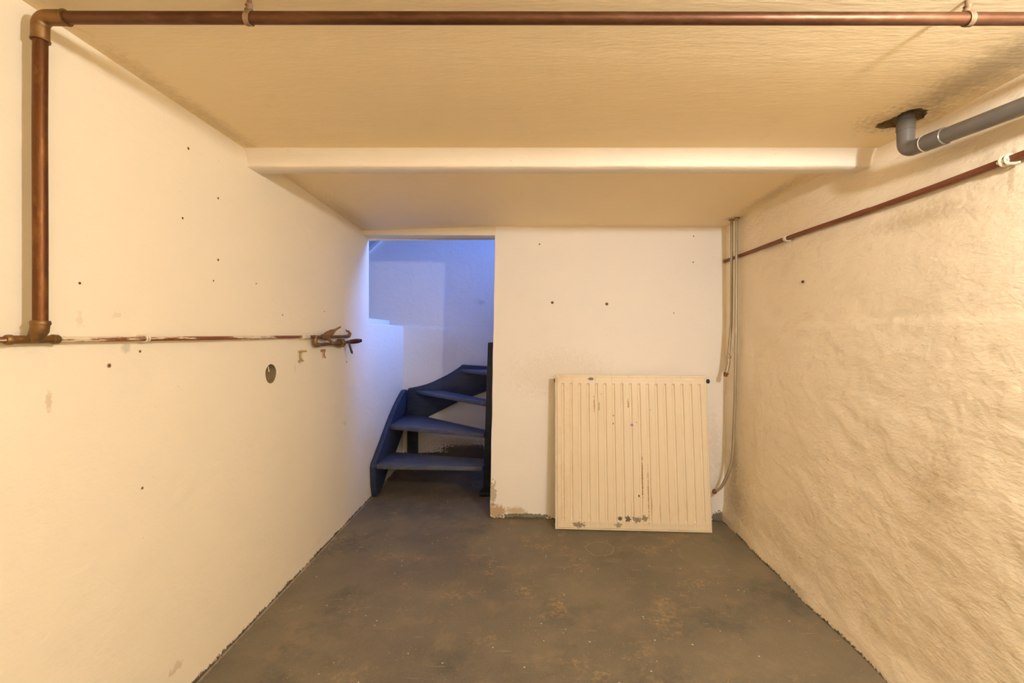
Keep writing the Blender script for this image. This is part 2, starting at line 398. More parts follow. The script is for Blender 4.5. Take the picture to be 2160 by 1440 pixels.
# patch helper: square cell with a round / ragged hole
def ring_patch(mb, sq, hole, f):
    """sq=(u0,u1,v0,v1), hole = list of (u,v) counter-clockwise starting at angle 0; f maps to 3d"""
    n = len(hole); u0, u1, v0, v1 = sq; cu = sum(h[0] for h in hole) / n; cv = sum(h[1] for h in hole) / n
    outer = []
    angs = [math.atan2(h[1] - cv, h[0] - cu) for h in hole]
    for a in angs:
        dx, dy = math.cos(a), math.sin(a)
        k = min(((u1 - cu) / dx if dx > 1e-9 else (u0 - cu) / dx if dx < -1e-9 else 1e9),
                ((v1 - cv) / dy if dy > 1e-9 else (v0 - cv) / dy if dy < -1e-9 else 1e9))
        outer.append((cu + dx * k, cv + dy * k))
    corners = [(u1, v1), (u0, v1), (u0, v0), (u1, v0)]
    vs = [f(*p) for p in hole] + [f(*p) for p in outer] + [f(*p) for p in corners]
    fs = []
    ca = [math.atan2(c[1] - cv, c[0] - cu) for c in corners]
    for i in range(n):
        j = (i + 1) % n
        a0, a1 = angs[i], angs[j]
        if a1 < a0: a1 += 2 * math.pi
        mid = None
        for k, c in enumerate(ca):
            cc = c
            while cc < a0: cc += 2 * math.pi
            if a0 < cc < a1: mid = 2 * n + k
        fs.append((i, n + i, mid, n + j, j) if mid is not None else (i, n + i, n + j, j))
    mb.add(vs, fs)

# left wall, with the round pipe hole
HY, HZ, HR = 2.088, 1.23 - 82 * 2.088 / 960, 0.044
mb = MB()
fL = lambda y, z: (XL, y, z)
ys = [Y0, -1, 0, 0.8, 1.4, HY - 0.1, HY + 0.1, 2.7, Y1]; zs = [0, 0.3, 0.7, HZ - 0.1, HZ + 0.1, 1.317, 1.7, 2.03]
for i in range(len(ys) - 1):
    for j in range(len(zs) - 1):
        if i == 5 and j == 3:
            ring_patch(mb, (ys[5], ys[6], zs[3], zs[4]),
                       [(HY + HR * (1 + 0.04 * math.sin(3 * t)) * math.cos(t), HZ + HR * math.sin(t)) for t in [2 * math.pi * k / 40 - 3.1 for k in range(40)]], fL)
        else:
            mb.add([fL(ys[i], zs[j]), fL(ys[i + 1], zs[j]), fL(ys[i + 1], zs[j + 1]), fL(ys[i], zs[j + 1])], [(0, 1, 2, 3)])
# low continuation beside the stair, wall end and ledge
mb.add([fL(Y1, 0), fL(YF, 0), fL(YF, LEDGE - 0.012), fL(Y1, LEDGE - 0.012)], [(0, 1, 2, 3)])
mb.add([fL(Y1, LEDGE - 0.012), fL(YF, LEDGE - 0.012), (XL - 0.012, YF, LEDGE), (XL - 0.012, Y1, LEDGE)], [(0, 1, 2, 3)])
mb.add([(XL - 0.012, Y1, LEDGE), (XL - 0.012, YF, LEDGE), (-2.2, YF, LEDGE), (-2.2, Y1, LEDGE)], [(0, 1, 2, 3)])
mb.add([(XL, Y1, LEDGE - 0.012), (-2.2, Y1, LEDGE - 0.012), (-2.2, Y1, 3.0), (XL, Y1, 3.0)], [(0, 1, 2, 3)])
wl = struct(mb.build('wall_left', M['wall_left'], recalc=False, smooth=False), 'cream plastered left wall with pipes, screw holes and a round hole', 'wall')
mb = MB()
n = 40
ringa = [(XL, HY + HR * (1 + 0.04 * math.sin(3 * t)) * math.cos(t), HZ + HR * math.sin(t)) for t in [2 * math.pi * k / n for k in range(n)]]
rows = [ringa + [ringa[0]]]
for dx, k in ((0.012, 0.97), (0.035, 0.93), (0.05, 0.7), (0.045, 0.3), (0.05, 0.02)):
    rr = [(XL - dx, HY + (p[1] - HY) * k + 0.002 * random.uniform(-1, 1), HZ + (p[2] - HZ) * k + 0.002 * random.uniform(-1, 1)) for p in ringa]
    rows.append(rr + [rr[0]])
mb.grid(rows)
hole_in = mb.build('pipe_hole', M['hole'], parent=wl); hole_in['label'] = 'round dark pipe hole through the plaster'
# dribble of paint hanging in the hole
mb = MB(); mb.tube([(XL - 0.006, HY - 0.012, HZ + 0.034), (XL - 0.004, HY - 0.011, HZ + 0.02), (XL - 0.003, HY - 0.010, HZ + 0.01)], [0.0015, 0.002, 0.0028], seg=8)
mb.build('paint_drip', M['clip_paint'], parent=wl)

# right wall: lumpy hand-laid plaster
mb = MB()
ny, nz = 330, 170
rows = []
ysr = np.concatenate([np.linspace(Y0, 0.9, 60)[:-1], np.linspace(0.9, 3.3, ny - 59)])
for y in ysr:
    row = []
    for z in np.linspace(0, 2.02, nz):
        a = 0.0065 * noise.noise(Vector((y * 2.2 + z * 0.7, z * 4.0 - y * 1.0, 3.1)))
        a += 0.0034 * noise.noise(Vector((y * 6 + z * 2.5, z * 12 - y * 3.5, 7.7)))
        a += 0.0018 * noise.noise(Vector((y * 20, z * 32, 1.3)))
        a += 0.0012 * noise.noise(Vector((y * 55, z * 75, 5.3)))
        amp = 0.25 + 0.75 * sm((1.5 - z) / 0.5)           # smoother above the old render line
        shelf = 0.006 * sm((1.30 - z + 0.02 * noise.noise(Vector((y * 3, 0, 9)))) / 0.03) * sm((2.7 - y) / 0.1)
        foot = 0.022 * sm((0.14 - z) / 0.14) * (0.6 + 0.6 * noise.noise(Vector((y * 3, 2, 0))))
        row.append((xr(y, z) + a * amp - shelf - foot, float(y), float(z)))
    rows.append(row)
mb.grid(rows)
struct(mb.build('wall_right', M['wall_right'], angle=3.1), 'lumpy yellowed cream plaster right wall, damp-stained towards the corner', 'wall')

# back wall (radiator wall) with its free edge at the doorway, thickness behind
mb = MB()
nx, nzz = 60, 60
def ledge_x(z): return -0.232 + 0.028 * z / 1.98 + 0.004 * noise.noise(Vector((z * 5, 1, 1)))
rows = []
for i in range(nx):
    u = i / (nx - 1); row = []
    for z in np.linspace(0, 2.02, nzz):
        x = ledge_x(z) + (1.46 - ledge_x(z)) * u
        row.append((x, yb(x, z) + 0.004 * noise.noise(Vector((x * 3, z * 3, 2))), float(z)))
    rows.append(row)
mb.grid(rows)
back = [[(p[0], p[1], p[2]) for p in rows[0]], [(p[0] - 0.002, p[1] + 0.006, p[2]) for p in rows[0]], [(p[0], 3.26 , p[2]) for p in rows[0]]]
mb.grid(back)
mb.add([(-0.235, 3.26, 0), (2.2, 3.26, 0), (2.2, 3.26, 2.02), (-0.204, 3.26, 2.02)], [(0, 1, 2, 3)])
struct(mb.build('wall_back', M['wall_back'], angle=0.9), 'whitish plastered back wall behind the radiator', 'wall')

# lintel over the doorway
mb = MB()
mb.prism([(-1.17, 3.27, 2.03), (-1.17, 3.275, 1.949), (-0.203, 3.155, 1.919), (-0.2, 3.15, 2.03)], (0, 0.11, 0))
struct(mb.build('trim_1', M['beam'], bevel=0.004), 'thin plastered lintel above the stair doorway', 'lintel')

# ceiling with the broken hole round the drain pipe
mb = MB()
fC = lambda x, y: (x, y, zc(y))
hole = [(1.424, 1.625), (1.412, 1.668), (1.385, 1.70), (1.345, 1.712), (1.308, 1.702), (1.296, 1.672), (1.312, 1.64), (1.318, 1.612), (1.316, 1.59),
        (1.326, 1.572), (1.342, 1.556), (1.366, 1.561), (1.39, 1.568), (1.404, 1.59)]
hh = []
for i, p in enumerate(hole):
    q = hole[(i + 1) % len(hole)]
    for t in (0, 0.33, 0.66):
        hh.append((p[0] + (q[0] - p[0]) * t + random.uniform(-.003, .003), p[1] + (q[1] - p[1]) * t + random.uniform(-.003, .003)))
cxm = sum(h[0] for h in hh) / len(hh); cym = sum(h[1] for h in hh) / len(hh)
hh.sort(key=lambda p: math.atan2(p[1] - cym, p[0] - cxm))
xs = [-1.4, 0, 1.27, 1.45, 1.6]; ysC = [Y0 - .1, 0, 1.52, 1.74, 1.95, 2.4, 2.8, 3.3]
for i in range(len(xs) - 1):
    for j in range(len(ysC) - 1):
        if i == 2 and j == 2: ring_patch(mb, (xs[2], xs[3], ysC[2], ysC[3]), hh, fC)
        else: mb.add([fC(xs[i], ysC[j]), fC(xs[i + 1], ysC[j]), fC(xs[i + 1], ysC[j + 1]), fC(xs[i], ysC[j + 1])], [(0, 1, 2, 3)])
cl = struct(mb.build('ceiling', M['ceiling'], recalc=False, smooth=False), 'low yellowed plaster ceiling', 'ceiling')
rows = [[fC(*p) for p in hh] + [fC(*hh[0])]]
for dz, k in ((0.006, 1.0), (0.016, 0.93), (0.024, 0.6), (0.026, 0.05)):
    r_ = [(cxm + (p[0] - cxm) * k + random.uniform(-.006, .006), cym + (p[1] - cym) * k + random.uniform(-.006, .006), 2.005 + dz + random.uniform(-.004, .004)) for p in hh]
    rows.append(r_ + [r_[0]])
mb = MB(); mb.grid(rows)
cavity = mb.build('broken_hole', M['rubble'], parent=cl, smooth=False); cavity['label'] = 'broken-out hole round the grey drain pipe'

# ceiling beam
mb = MB()
rows = []
prof = [(1.875, 2.02), (1.893, 1.995), (1.905, 1.975), (1.908, 1.950), (1.911, 1.940), (1.916, 1.9355), (1.95, 1.935), (1.992, 1.935), (1.998, 1.94), (1.998, 2.02)]
for x in np.linspace(-1.18, 1.50, 90):
    wv = 0.0022 * noise.noise(Vector((x * 3.5, 0, 4))) + 0.0012 * noise.noise(Vector((x * 14, 0, 4)))
    rows.append([(float(x), y + 0.5 * wv, z + (wv if z < 1.96 else 0)) for y, z in prof])
mb.grid(rows)
struct(mb.build('trim_2', M['beam'], angle=0.9), 'shallow plastered beam across the low ceiling', 'beam')

# wall behind the camera
mb = MB(); mb.add([(-1.4, Y0, 0), (1.6, Y0, 0), (1.6, Y0, 2.05), (-1.4, Y0, 2.05)], [(3, 2, 1, 0)])
struct(mb.build('wall_front', M['wall_left'], smooth=False, recalc=False), 'cream plaster wall behind the viewer', 'wall')

# stairwell shell
mb = MB()
rows = []
for x in np.linspace(-2.2, 2.2, 80):
    row = []
    for z in list(np.linspace(0, 1.30, 30)) + [1.312, 1.316] + list(np.linspace(1.34, 3.0, 24)):
        crack = 1.316 - 0.03 * (x + 1.15) / 0.8 * (1 if x > -1.15 else 0)
        d = 0.004 if z > crack else 0.0
        row.append((float(x), YF + d + 0.004 * noise.noise(Vector((x * 2, z * 2, 8))), float(z)))
    rows.append(row)
mb.grid(rows)
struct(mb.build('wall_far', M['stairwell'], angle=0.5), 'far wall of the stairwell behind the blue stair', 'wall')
mb = MB()
mb.add([(-2.2, Y1, LEDGE), (-2.2, YF, LEDGE), (-2.2, YF, 3.0), (-2.2, Y1, 3.0)], [(0, 1, 2, 3)])
mb.add([(2.2, 3.26, 0), (2.2, YF, 0), (2.2, YF, 3.0), (2.2, 3.26, 3.0)], [(0, 1, 2, 3)])
mb.add([(-1.165, 3.385, 1.93), (2.2, 3.265, 1.93), (2.2, 3.265, 3.0), (-1.165, 3.385, 3.0)], [(0, 1, 2, 3)])
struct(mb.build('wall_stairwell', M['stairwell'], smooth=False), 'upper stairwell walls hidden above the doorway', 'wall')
mb = MB(); mb.box((-2.25, 3.26, 3.0), (2.25, YF + 0.05, 3.05))
struct(mb.build('ceiling_stairwell', M['stairwell'], smooth=False), 'stairwell ceiling above the blue stair', 'ceiling')
# sloping underside of the upper flight with its trim, top left of the doorway
mb = MB(); mb.prism([(-2.19, 3.45, 1.39), (-1.15, 3.45, 2.375), (-1.19, 3.45, 2.42), (-2.19, 3.45, 1.47)], (0, 0.91, 0))
struct(mb.build('trim_3', M['sill'], smooth=False), 'sloping grey underside of the upper flight, top left of doorway', 'trim')
mb = MB(); mb.prism([(-2.15, 4.33, 1.385), (-1.13, 4.33, 2.352), (-1.155, 4.33, 2.378), (-2.175, 4.33, 1.411)], (0, 0.045, 0))
struct(mb.build('trim_4', M['stairwell'], smooth=False, bevel=0.003), 'narrow diagonal trim board on the stairwell wall', 'trim')
# unseen landing slab, added to cut the daylight low on the stairwell wall
mb = MB(); mb.box((1.15, 3.27, 2.15), (2.19, YF - 0.005, 2.21))
struct(mb.build('landing_blocker', M['sill'], smooth=False), 'unseen landing slab added at the stair head to cut off daylight', 'landing')
# raised kerb lying on the ledge
mb = MB(); mb.box((-1.75, 3.41, LEDGE), (-1.20, 4.045, LEDGE + 0.042))
o = mb.build('ledge_block', M['stairwell'], bevel=0.006)
struct(o, 'low plastered block on the ledge above the stair, lit blue', 'ledge block')

# ------------------------------------------------------------------ staircase
st = thing('staircase', 'dark navy painted wooden winder staircase in the doorway, open risers', 'staircase', (-0.7, 3.9, 0))
# stringer against the left wall (profile in depth, height)
top = [(3.455, 0.0), (3.425, 0.10), (3.412, 0.235), (3.43, 0.265), (3.55, 0.335), (3.66, 0.405), (3.78, 0.48), (3.89, 0.545), (4.0, 0.602), (4.12, 0.655), (4.22, 0.692), (4.28, 0.71), (4.322, 0.712), (4.333, 0.70)]
low = [(4.333, 0.42), (4.2, 0.335), (3.985, 0.222), (3.80, 0.15), (3.72, 0.112), (3.63, 0.05), (3.56, 0.015), (3.50, 0.0)]
mb = MB(); mb.prism([(XL + 0.002, y, z) for y, z in top + low], (0.042, 0, 0))
s1 = mb.build('wall_stringer', M['stair'], parent=st, bevel=0.004)
# curved stringer along the far wall (profile in x, height)
top = [(-1.120, 0.70), (-1.105, 0.722), (-1.03, 0.735), (-0.938, 0.759), (-0.87, 0.786), (-0.812, 0.815), (-0.755, 0.842), (-0.699, 0.873), (-0.645, 0.908), (-0.595, 0.946), (-0.374, 0.932), (-0.10, 0.925)]
low = [(-0.10, 0.80), (-0.381, 0.689), (-0.638, 0.59), (-0.902, 0.459), (-1.07, 0.375), (-1.120, 0.35)]
mb = MB(); mb.prism([(x, YF - 0.044, z) for x, z in top + low], (0, 0.036, 0))
mb.build('back_stringer', M['stair'], parent=st, bevel=0.004)
# newel post
mb = MB()
bx0, bx1, tx0, tx1 = -0.320, -0.235, -0.281, -0.196
y0, y1 = 3.465, 3.555
mb.add([(bx0, y0, 0), (bx1, y0, 0), (bx1, y1, 0), (bx0, y1, 0), (tx0, y0, 1.172), (tx1, y0, 1.172), (tx1, y1, 1.172), (tx0, y1, 1.172)],
       [(0, 3, 2, 1), (4, 5, 6, 7), (0, 1, 5, 4), (1, 2, 6, 5), (2, 3, 7, 6), (3, 0, 4, 7)])
mb.build('newel_post', M['newel'], parent=st, bevel=0.006)
mb = MB(); mb.box((-0.345, 3.462, 0.0), (-0.225, 3.57, 0.03))
mb.build('post_shoe', M['newel'], parent=st, bevel=0.004)
# treads (top outline), 34 mm thick
TR = [(0.248, [(-1.127, 3.44), (-0.315, 3.392), (-0.300, 3.47), (-0.300, 3.60), (-1.127, 3.83)]),
      (0.475, [(-1.127, 3.795), (-0.310, 3.475), (-0.295, 3.61), (-1.03, 4.328), (-1.127, 4.328)]),
      (0.702, [(-1.035, 4.328), (-0.305, 3.56), (-0.290, 3.70), (-0.765, 4.328)]),
      (0.905, [(-0.61, 4.328), (-0.345, 4.03), (-0.26, 3.91), (-0.10, 3.91), (-0.10, 4.328)])]
for z, poly in TR:
    mb = MB(); mb.prism([(x, y, z - 0.034) for x, y in poly], (0, 0, 0.034))
    mb.build('tread', M['tread'], parent=st, bevel=0.005)
mb = MB(); mb.box((-1.108, 4.285, 0.0), (-1.012, 4.327, 0.47))
mb.build('support_post', M['newel'], parent=st, bevel=0.003)

# ------------------------------------------------------------------ radiator
W_, H_ = 0.972, 0.972
B0 = Vector((0.191, 2.866, 0.004))
U = Vector((0.969, -0.056, 0)).normalized()
V = Vector((0.0135, 0.115, 0.966)).normalized()
V = (V - U * V.dot(U)).normalized()
Nn = U.cross(V)                      # points to the viewer (-y)
if Nn.y > 0: Nn = -Nn
rad = thing('radiator', 'cream painted steel panel radiator leaning against the back wall, chipped and rust-streaked', 'radiator', B0)
rad.matrix_world = Matrix.Translation(B0) @ Matrix((U, -Nn, V)).transposed().to_4x4()   # local x width, y into wall, z up
def rad_part(mb, name, mat, **kw):
    o = mb.build(name, mat, **kw); o.parent = rad; return o
def radiator_paint():
    m = NT('radiator_enamel')
    col = m.mix(m.math('MULTIPLY', m.step(m.noise(3, 5, 0.6), 0.4, 0.7), 0.4), (0.84, 0.745, 0.58), (0.80, 0.68, 0.49))
    x, y, z = m.xyz()
    # rust bleeding down some of the flutes
    st_ = m.noise(1, 5, 0.7, co=m.mapped(scale=(75, 1, 4.5)))
    reg = m.step(m.noise(2.6, 3, 0.5, co=m.mapped(loc=(0.3, 0, 0.1))), 0.45, 0.62)
    fl = m.math('ABSOLUTE', m.math('SUBTRACT', m.math('FRACT', m.math('DIVIDE', m.math('SUBTRACT', x, 0.05 - 0.02725), 0.0545)), 0.5))
    col = m.mix(m.math('MULTIPLY', m.math('MULTIPLY', m.math('MULTIPLY', m.step(st_, 0.56, 0.7), reg), m.step(fl, 0.32, 0.18)), 0.75), col, (0.36, 0.19, 0.06))
    col = m.mix(m.math('MULTIPLY', m.step(x, 0.16, 0.0), m.math('MULTIPLY', m.step(m.noise(9, 5, 0.7), 0.45, 0.7), 0.45)), col, (0.58, 0.37, 0.15))
    for c, r, k, a in (((0.235, 0, 0.945), (0.020, 1, 0.010), (0.12, 0.11, 0.09), 0.95), ((0.15, 0, 0.033), (0.036, 1, 0.017), (0.2, 0.16, 0.1), 0.8),
                       ((0.395, 0, 0.035), (0.02, 1, 0.017), (0.24, 0.19, 0.12), 0.75), ((0.405, 0, 0.077), (0.014, 1, 0.013), (0.09, 0.08, 0.065), 0.95),
                       ((0.457, 0, 0.075), (0.017, 1, 0.017), (0.10, 0.09, 0.07), 0.95), ((0.515, 0, 0.073), (0.022, 1, 0.018), (0.12, 0.1, 0.07), 0.8),
                       ((0.56, 0, 0.08), (0.016, 1, 0.018), (0.12, 0.1, 0.07), 0.8), ((0.49, 0, 0.653), (0.008, 1, 0.009), (0.33, 0.27, 0.5), 0.9),
                       ((0.375, 0, 0.71), (0.003, 1, 0.005), (0.04, 0.03, 0.02), 1), ((0.375, 0, 0.66), (0.003, 1, 0.004), (0.04, 0.03, 0.02), 1),
                       ((0.525, 0, 0.215), (0.004, 1, 0.008), (0.05, 0.03, 0.02), 1), ((0.55, 0, 0.32), (0.003, 1, 0.13), (0.3, 0.16, 0.05), 0.8),
                       ((0.585, 0, 0.22), (0.003, 1, 0.16), (0.32, 0.17, 0.05), 0.8), ((0.253, 0, 0.78), (0.0025, 1, 0.055), (0.28, 0.14, 0.05), 0.9),
                       ((0.283, 0, 0.77), (0.0025, 1, 0.035), (0.3, 0.16, 0.05), 0.8), ((0.30, 0, 0.85), (0.003, 1, 0.006), (0.25, 0.1, 0.03), 0.9),
                       ((0.47, 0, 0.79), (0.004, 1, 0.03), (0.3, 0.16, 0.05), 0.8), ((0.86, 0, 0.948), (0.042, 1, 0.006), (0.87, 0.82, 0.72), 0.9),
                       ((0.52, 0, 0.67), (0.003, 1, 0.003), (0.04, 0.03, 0.02), 1), ((0.61, 0, 0.75), (0.002, 1, 0.002), (0.04, 0.03, 0.02), 1)):
        col = m.mix(m.math('MULTIPLY', m.spot(c, r, wob=1.5, wscale=85, soft=0.12), a), col, k)
    return m.done(col, 0.38, m.bump(m.noise(70, 3), 0.05, 0.003), spec=0.4)
M['radiator'] = radiator_paint()
grooves = [0.05 + 0.0545 * i for i in range(17)]
def gx(x):
    d = min(abs(x - c) for c in grooves)
    return 1.0 if d < 0.0052 else (0.0 if d > 0.0092 else (0.0092 - d) / 0.004)
def gz(z):
    lo, hi = 0.058, 0.918
    return 1.0 if lo + .008 <= z <= hi - .008 else (0.0 if z <= lo or z >= hi else min((z - lo), (hi - z)) / .008)
xsr = {0, 0.004, 0.0115, 0.0155, W_ - 0.0155, W_ - 0.0115, W_ - 0.004, W_}
for c in grooves: xsr |= {c - 0.0092, c - 0.0052, c + 0.0052, c + 0.0092, c}
xsr = sorted(x for x in xsr if 0 <= x <= W_)
zsr = sorted({0, 0.004, 0.0115, 0.0155, 0.046, 0.05, 0.058, 0.066, 0.072, 0.3, 0.5, 0.7, 0.9, 0.91, 0.918, 0.926, 0.93, H_ - 0.0155, H_ - 0.0115, H_ - 0.004, H_})
def rim(t, L):
    e = min(t, L - t)
    return 0.010 if e <= 1e-6 else (0.0055 if e < 0.012 else 0.0)
def hgt(x, z):
    r = max(rim(x, W_), rim(z, H_))
    if r > 0: return r
    d = 0.0062 * gx(x) * gz(z)
    if 0.046 < z < 0.926: d -= 0.0022 * min(1, (1 - gx(x)))     # pressed-out channel field
    return d
mb = MB()
front = [[(x, hgt(x, z), z) for z in zsr] for x in xsr]
mb.grid(front)
rim_pts = [front[i][0] for i in range(len(xsr))] + [front[-1][j] for j in range(1, len(zsr))] + [front[i][-1] for i in range(len(xsr) - 2, -1, -1)] + [front[0][j] for j in range(len(zsr) - 2, 0, -1)]
nR = len(rim_pts)
mb.add(rim_pts + [(p[0], 0.016, p[2]) for p in rim_pts], [(i, (i + 1) % nR, nR + (i + 1) % nR, nR + i) for i in range(nR)] + [tuple(range(nR, 2 * nR))])
rad_part(mb, 'front_panel', M['radiator'], angle=0.45)
mb = MB()
zz = []
for i in range(41):                   # folded convector sheet behind the panel
    x = 0.07 + i * (W_ - 0.14) / 40
    zz.append((x, 0.0165 if i % 2 else 0.050))
mb.grid([[(x, y, z) for z in (0.09, 0.5, 0.88)] for x, y in zz])
rad_part(mb, 'convector_sheet', M['radiator'], smooth=False)
for x in (0.17, W_ - 0.17):
    mb = MB(); mb.box((x - 0.02, 0.017, 0.74), (x + 0.02, 0.021, 0.93)); mb.box((x - 0.02, 0.021, 0.90), (x + 0.02, 0.108, 0.904)); mb.box((x - 0.02, 0.104, 0.86), (x + 0.02, 0.108, 0.90))
    rad_part(mb, 'bracket', M['radiator'], smooth=False)
for x, s in ((0.0, -1), (W_, 1)):
    for z in (0.045, 0.935):
        mb = MB(); mb.lathe((x - s * 0.03 + (0.02 if s > 0 and z > 0.5 else 0), 0.030, z), (s, 0, 0), [(0, 0.011), (0.024, 0.011), (0.0241, 0.014), (0.033, 0.014), (0.036, 0.010)], seg=12)
        rad_part(mb, 'end_plug', M['black'])

# ------------------------------------------------------------------ large copper pipe: across the ceiling and down the left wall
PX, PY, PZ = -1.122, 1.054, 1.23 + 0.734
R = 0.0135
cp = thing('copper_pipe', 'thick brown copper pipe crossing under the ceiling and dropping down the left wall', 'pipe', (PX, PY, 1.218))
mb = MB(); mb.tube([(PX + 0.03, PY, PZ)] + [(x, PY + 0.0, PZ - 0.003 * (x + 1.1) / 2.5) for x in (-0.8, -0.4, 0, 0.4, 0.8, 1.2)] + [(1.462, PY, PZ - 0.003)], R, seg=28)
mb.build('horizontal_pipe', M['copper_top'], parent=cp)
mb = MB(); mb.tube([(PX, PY, PZ - 0.03), (PX - 0.001, PY, 1.7), (PX, PY, 1.45), (PX, PY, 1.236)], R, seg=28)
mb.build('vertical_pipe', M['copper'], parent=cp)
mb = MB()
mb.tube([(PX, PY, PZ - 0.052), (PX, PY, PZ - 0.05), (PX, PY, PZ - 0.022)] + arc((PX, PY, PZ), (PX, PY, PZ - 0.02), (PX + 0.02, PY, PZ), 8) + [(PX + 0.022, PY, PZ), (PX + 0.058, PY, PZ), (PX + 0.06, PY, PZ)],
        [0.0150, 0.0165, 0.0165] + [0.0165] * 9 + [0.0165, 0.0165, 0.015], seg=28)
el = mb.build('elbow', M['copper_fit'], parent=cp)
mb = MB(); mb.tube([(PX, PY, PZ - 0.054), (PX, PY, PZ - 0.050)], 0.0178, seg=28); mb.build('solder_ring', M['copper_fit'], parent=el)
mb = MB(); mb.tube([(PX + 0.057, PY, PZ), (PX + 0.061, PY, PZ)], 0.0178, seg=28); mb.build('solder_ring', M['copper_fit'], parent=el)
# two hangers: strap ring, twisted neck, rod to the ceiling
for x, tilt in ((-0.638, 0.35), (1.026, -0.35)):
    zc_ = PZ - 0.003 * (x + 1.1) / 2.5
    hg = MB()
    ringp = []
    for k in range(33):
        t = 2 * math.pi * k / 32
        ringp.append([(x + dx + tilt * 0.012 * math.sin(t) + 0.0, PY + rr * math.cos(t), zc_ + rr * math.sin(t)) for dx, rr in ((-0.006, R + 0.0003), (-0.006, R + 0.0025), (-0.001, R + 0.0032), (0.001, R + 0.0022), (0.006, R + 0.0030), (0.006, R + 0.0003))])
    hg.grid(ringp)
    h = hg.build('pipe_clamp', M['iron_band'], parent=cp)
    mb = MB(); mb.tube([(x + tilt * 0.01, PY, zc_ + R), (x - 0.002, PY, zc_ + R + 0.006), (x + 0.001, PY, zc_ + R + 0.011), (x - 0.001, PY, zc_ + R + 0.016), (x, PY, zc_ + R + 0.020), (x, PY, 2.012)],
                       [0.0075, 0.0085, 0.0062, 0.0085, 0.0055, 0.0055], seg=14)
    mb.build('hanger_rod', M['iron_band'], parent=h)

# ------------------------------------------------------------------ thin pipe along the left wall with valves
LX, LZ = -1.143, 1.219
r15 = 0.0068
wp = thing('wall_water_pipe', 'thin paint-flecked copper pipe running along the left wall to two old valves', 'pipe', (LX, 1.05, LZ))
mb = MB(); mb.tube([(LX, -2.58, LZ)] + [(LX + 0.002 * math.sin(y * 5), y, LZ + 0.0012 * math.sin(y * 3.1)) for y in np.linspace(-2.2, 2.35, 30)] + [(LX, 2.43, LZ)], r15, seg=16)
mb.build('pipe', M['copper_wall'], parent=wp)
mb = MB(); mb.tube([(LX, 1.0, LZ), (LX, 1.004, LZ), (LX, 1.012, LZ), (LX, 1.014, LZ), (LX, 1.098, LZ), (LX, 1.10, LZ), (LX, 1.112, LZ), (LX, 1.116, LZ)],
                   [0.0085, 0.0115, 0.0115, 0.0095, 0.0095, 0.0118, 0.0118, 0.0085], seg=20)
mb.tube([(PX, PY, 1.262), (PX, PY, 1.258), (PX - 0.002, PY, 1.24), (PX - 0.010, PY, 1.226), (LX + 0.002, PY, LZ)], [0.0150, 0.0168, 0.0168, 0.0150, 0.011], seg=24)
mb.build('tee_fitting', M['copper_fit'], parent=wp)
mb = MB(); mb.lathe((PX, PY, 1.252), (0.02, 0, 1), [(0, 0.0172), (0.004, 0.0184), (0.008, 0.0180), (0.011, 0.0165)], seg=24)
mb.build('solder_collar', M['copper_fit'], parent=wp)
for y in (1.373, -0.4):
    mb = MB()
    for d in (-0.0045, 0.0045):
        mb.tube([(LX + 0.0086 * math.cos(t), y + d, LZ + 0.0086 * math.sin(t)) for t in np.linspace(-2.6, 2.6, 14)], 0.0028, seg=8)
    mb.box((XL - 0.004, y - 0.008, LZ - 0.012), (LX - 0.004, y + 0.008, LZ + 0.012))
    mb.build('pipe_clip', M['clip_paint'], parent=wp, bevel=0.0)
# union, tee down
VX = -1.138
mb = MB(); mb.lathe((LX, 2.33, LZ), (0, 1, 0), [(0, 0.008), (0.005, 0.012), (0.03, 0.0125), (0.034, 0.0095), (0.075, 0.0090), (0.10, 0.0085)], seg=12)
mb.build('union_nut', M['clip_paint'], parent=wp)
LZ2 = 1.175
mb = MB(); mb.tube([(LX, 2.41, LZ), (VX, 2.44, LZ), (VX, 2.50, LZ), (VX, 2.90, LZ + 0.001)], 0.0085, seg=16)
mb.build('upper_branch', M['bronze'], parent=wp)
mb = MB(); mb.tube([(VX, 2.47, LZ + 0.010), (VX, 2.47, LZ + 0.004), (VX, 2.47, LZ - 0.022)] + arc((VX, 2.47, LZ2), (VX, 2.47, LZ2 + 0.016), (VX, 2.486, LZ2), 6) + [(VX, 2.51, LZ2)],
                   [0.009, 0.012, 0.0125] + [0.0128] * 7 + [0.012], seg=16)
mb.build('tee_bend', M['brass'], parent=wp)
mb = MB(); mb.tube([(VX, 2.50, LZ2), (VX, 2.72, LZ2 + 0.002), (VX, 2.78, LZ2 + 0.003)], 0.0085, seg=16)
mb.build('lower_branch', M['bronze'], parent=wp)
# end elbow of upper branch
mb = MB(); mb.tube([(VX, 2.87, LZ), (VX, 2.90, LZ), (VX + 0.012, 2.915, LZ + 0.004), (VX + 0.018, 2.918, LZ + 0.018), (VX + 0.008, 2.92, LZ + 0.032), (VX - 0.006, 2.92, LZ + 0.036)],
                   [0.010, 0.0115, 0.0115, 0.010, 0.0075, 0.005], seg=14)
mb.build('end_elbow', M['brass'], parent=wp)
mb = MB(); mb.tube([(VX - 0.004, 2.92, LZ + 0.034), (VX - 0.012, 2.92, LZ + 0.046)], [0.004, 0.002], seg=8); mb.build('wire_end', M['bronze'], parent=wp)
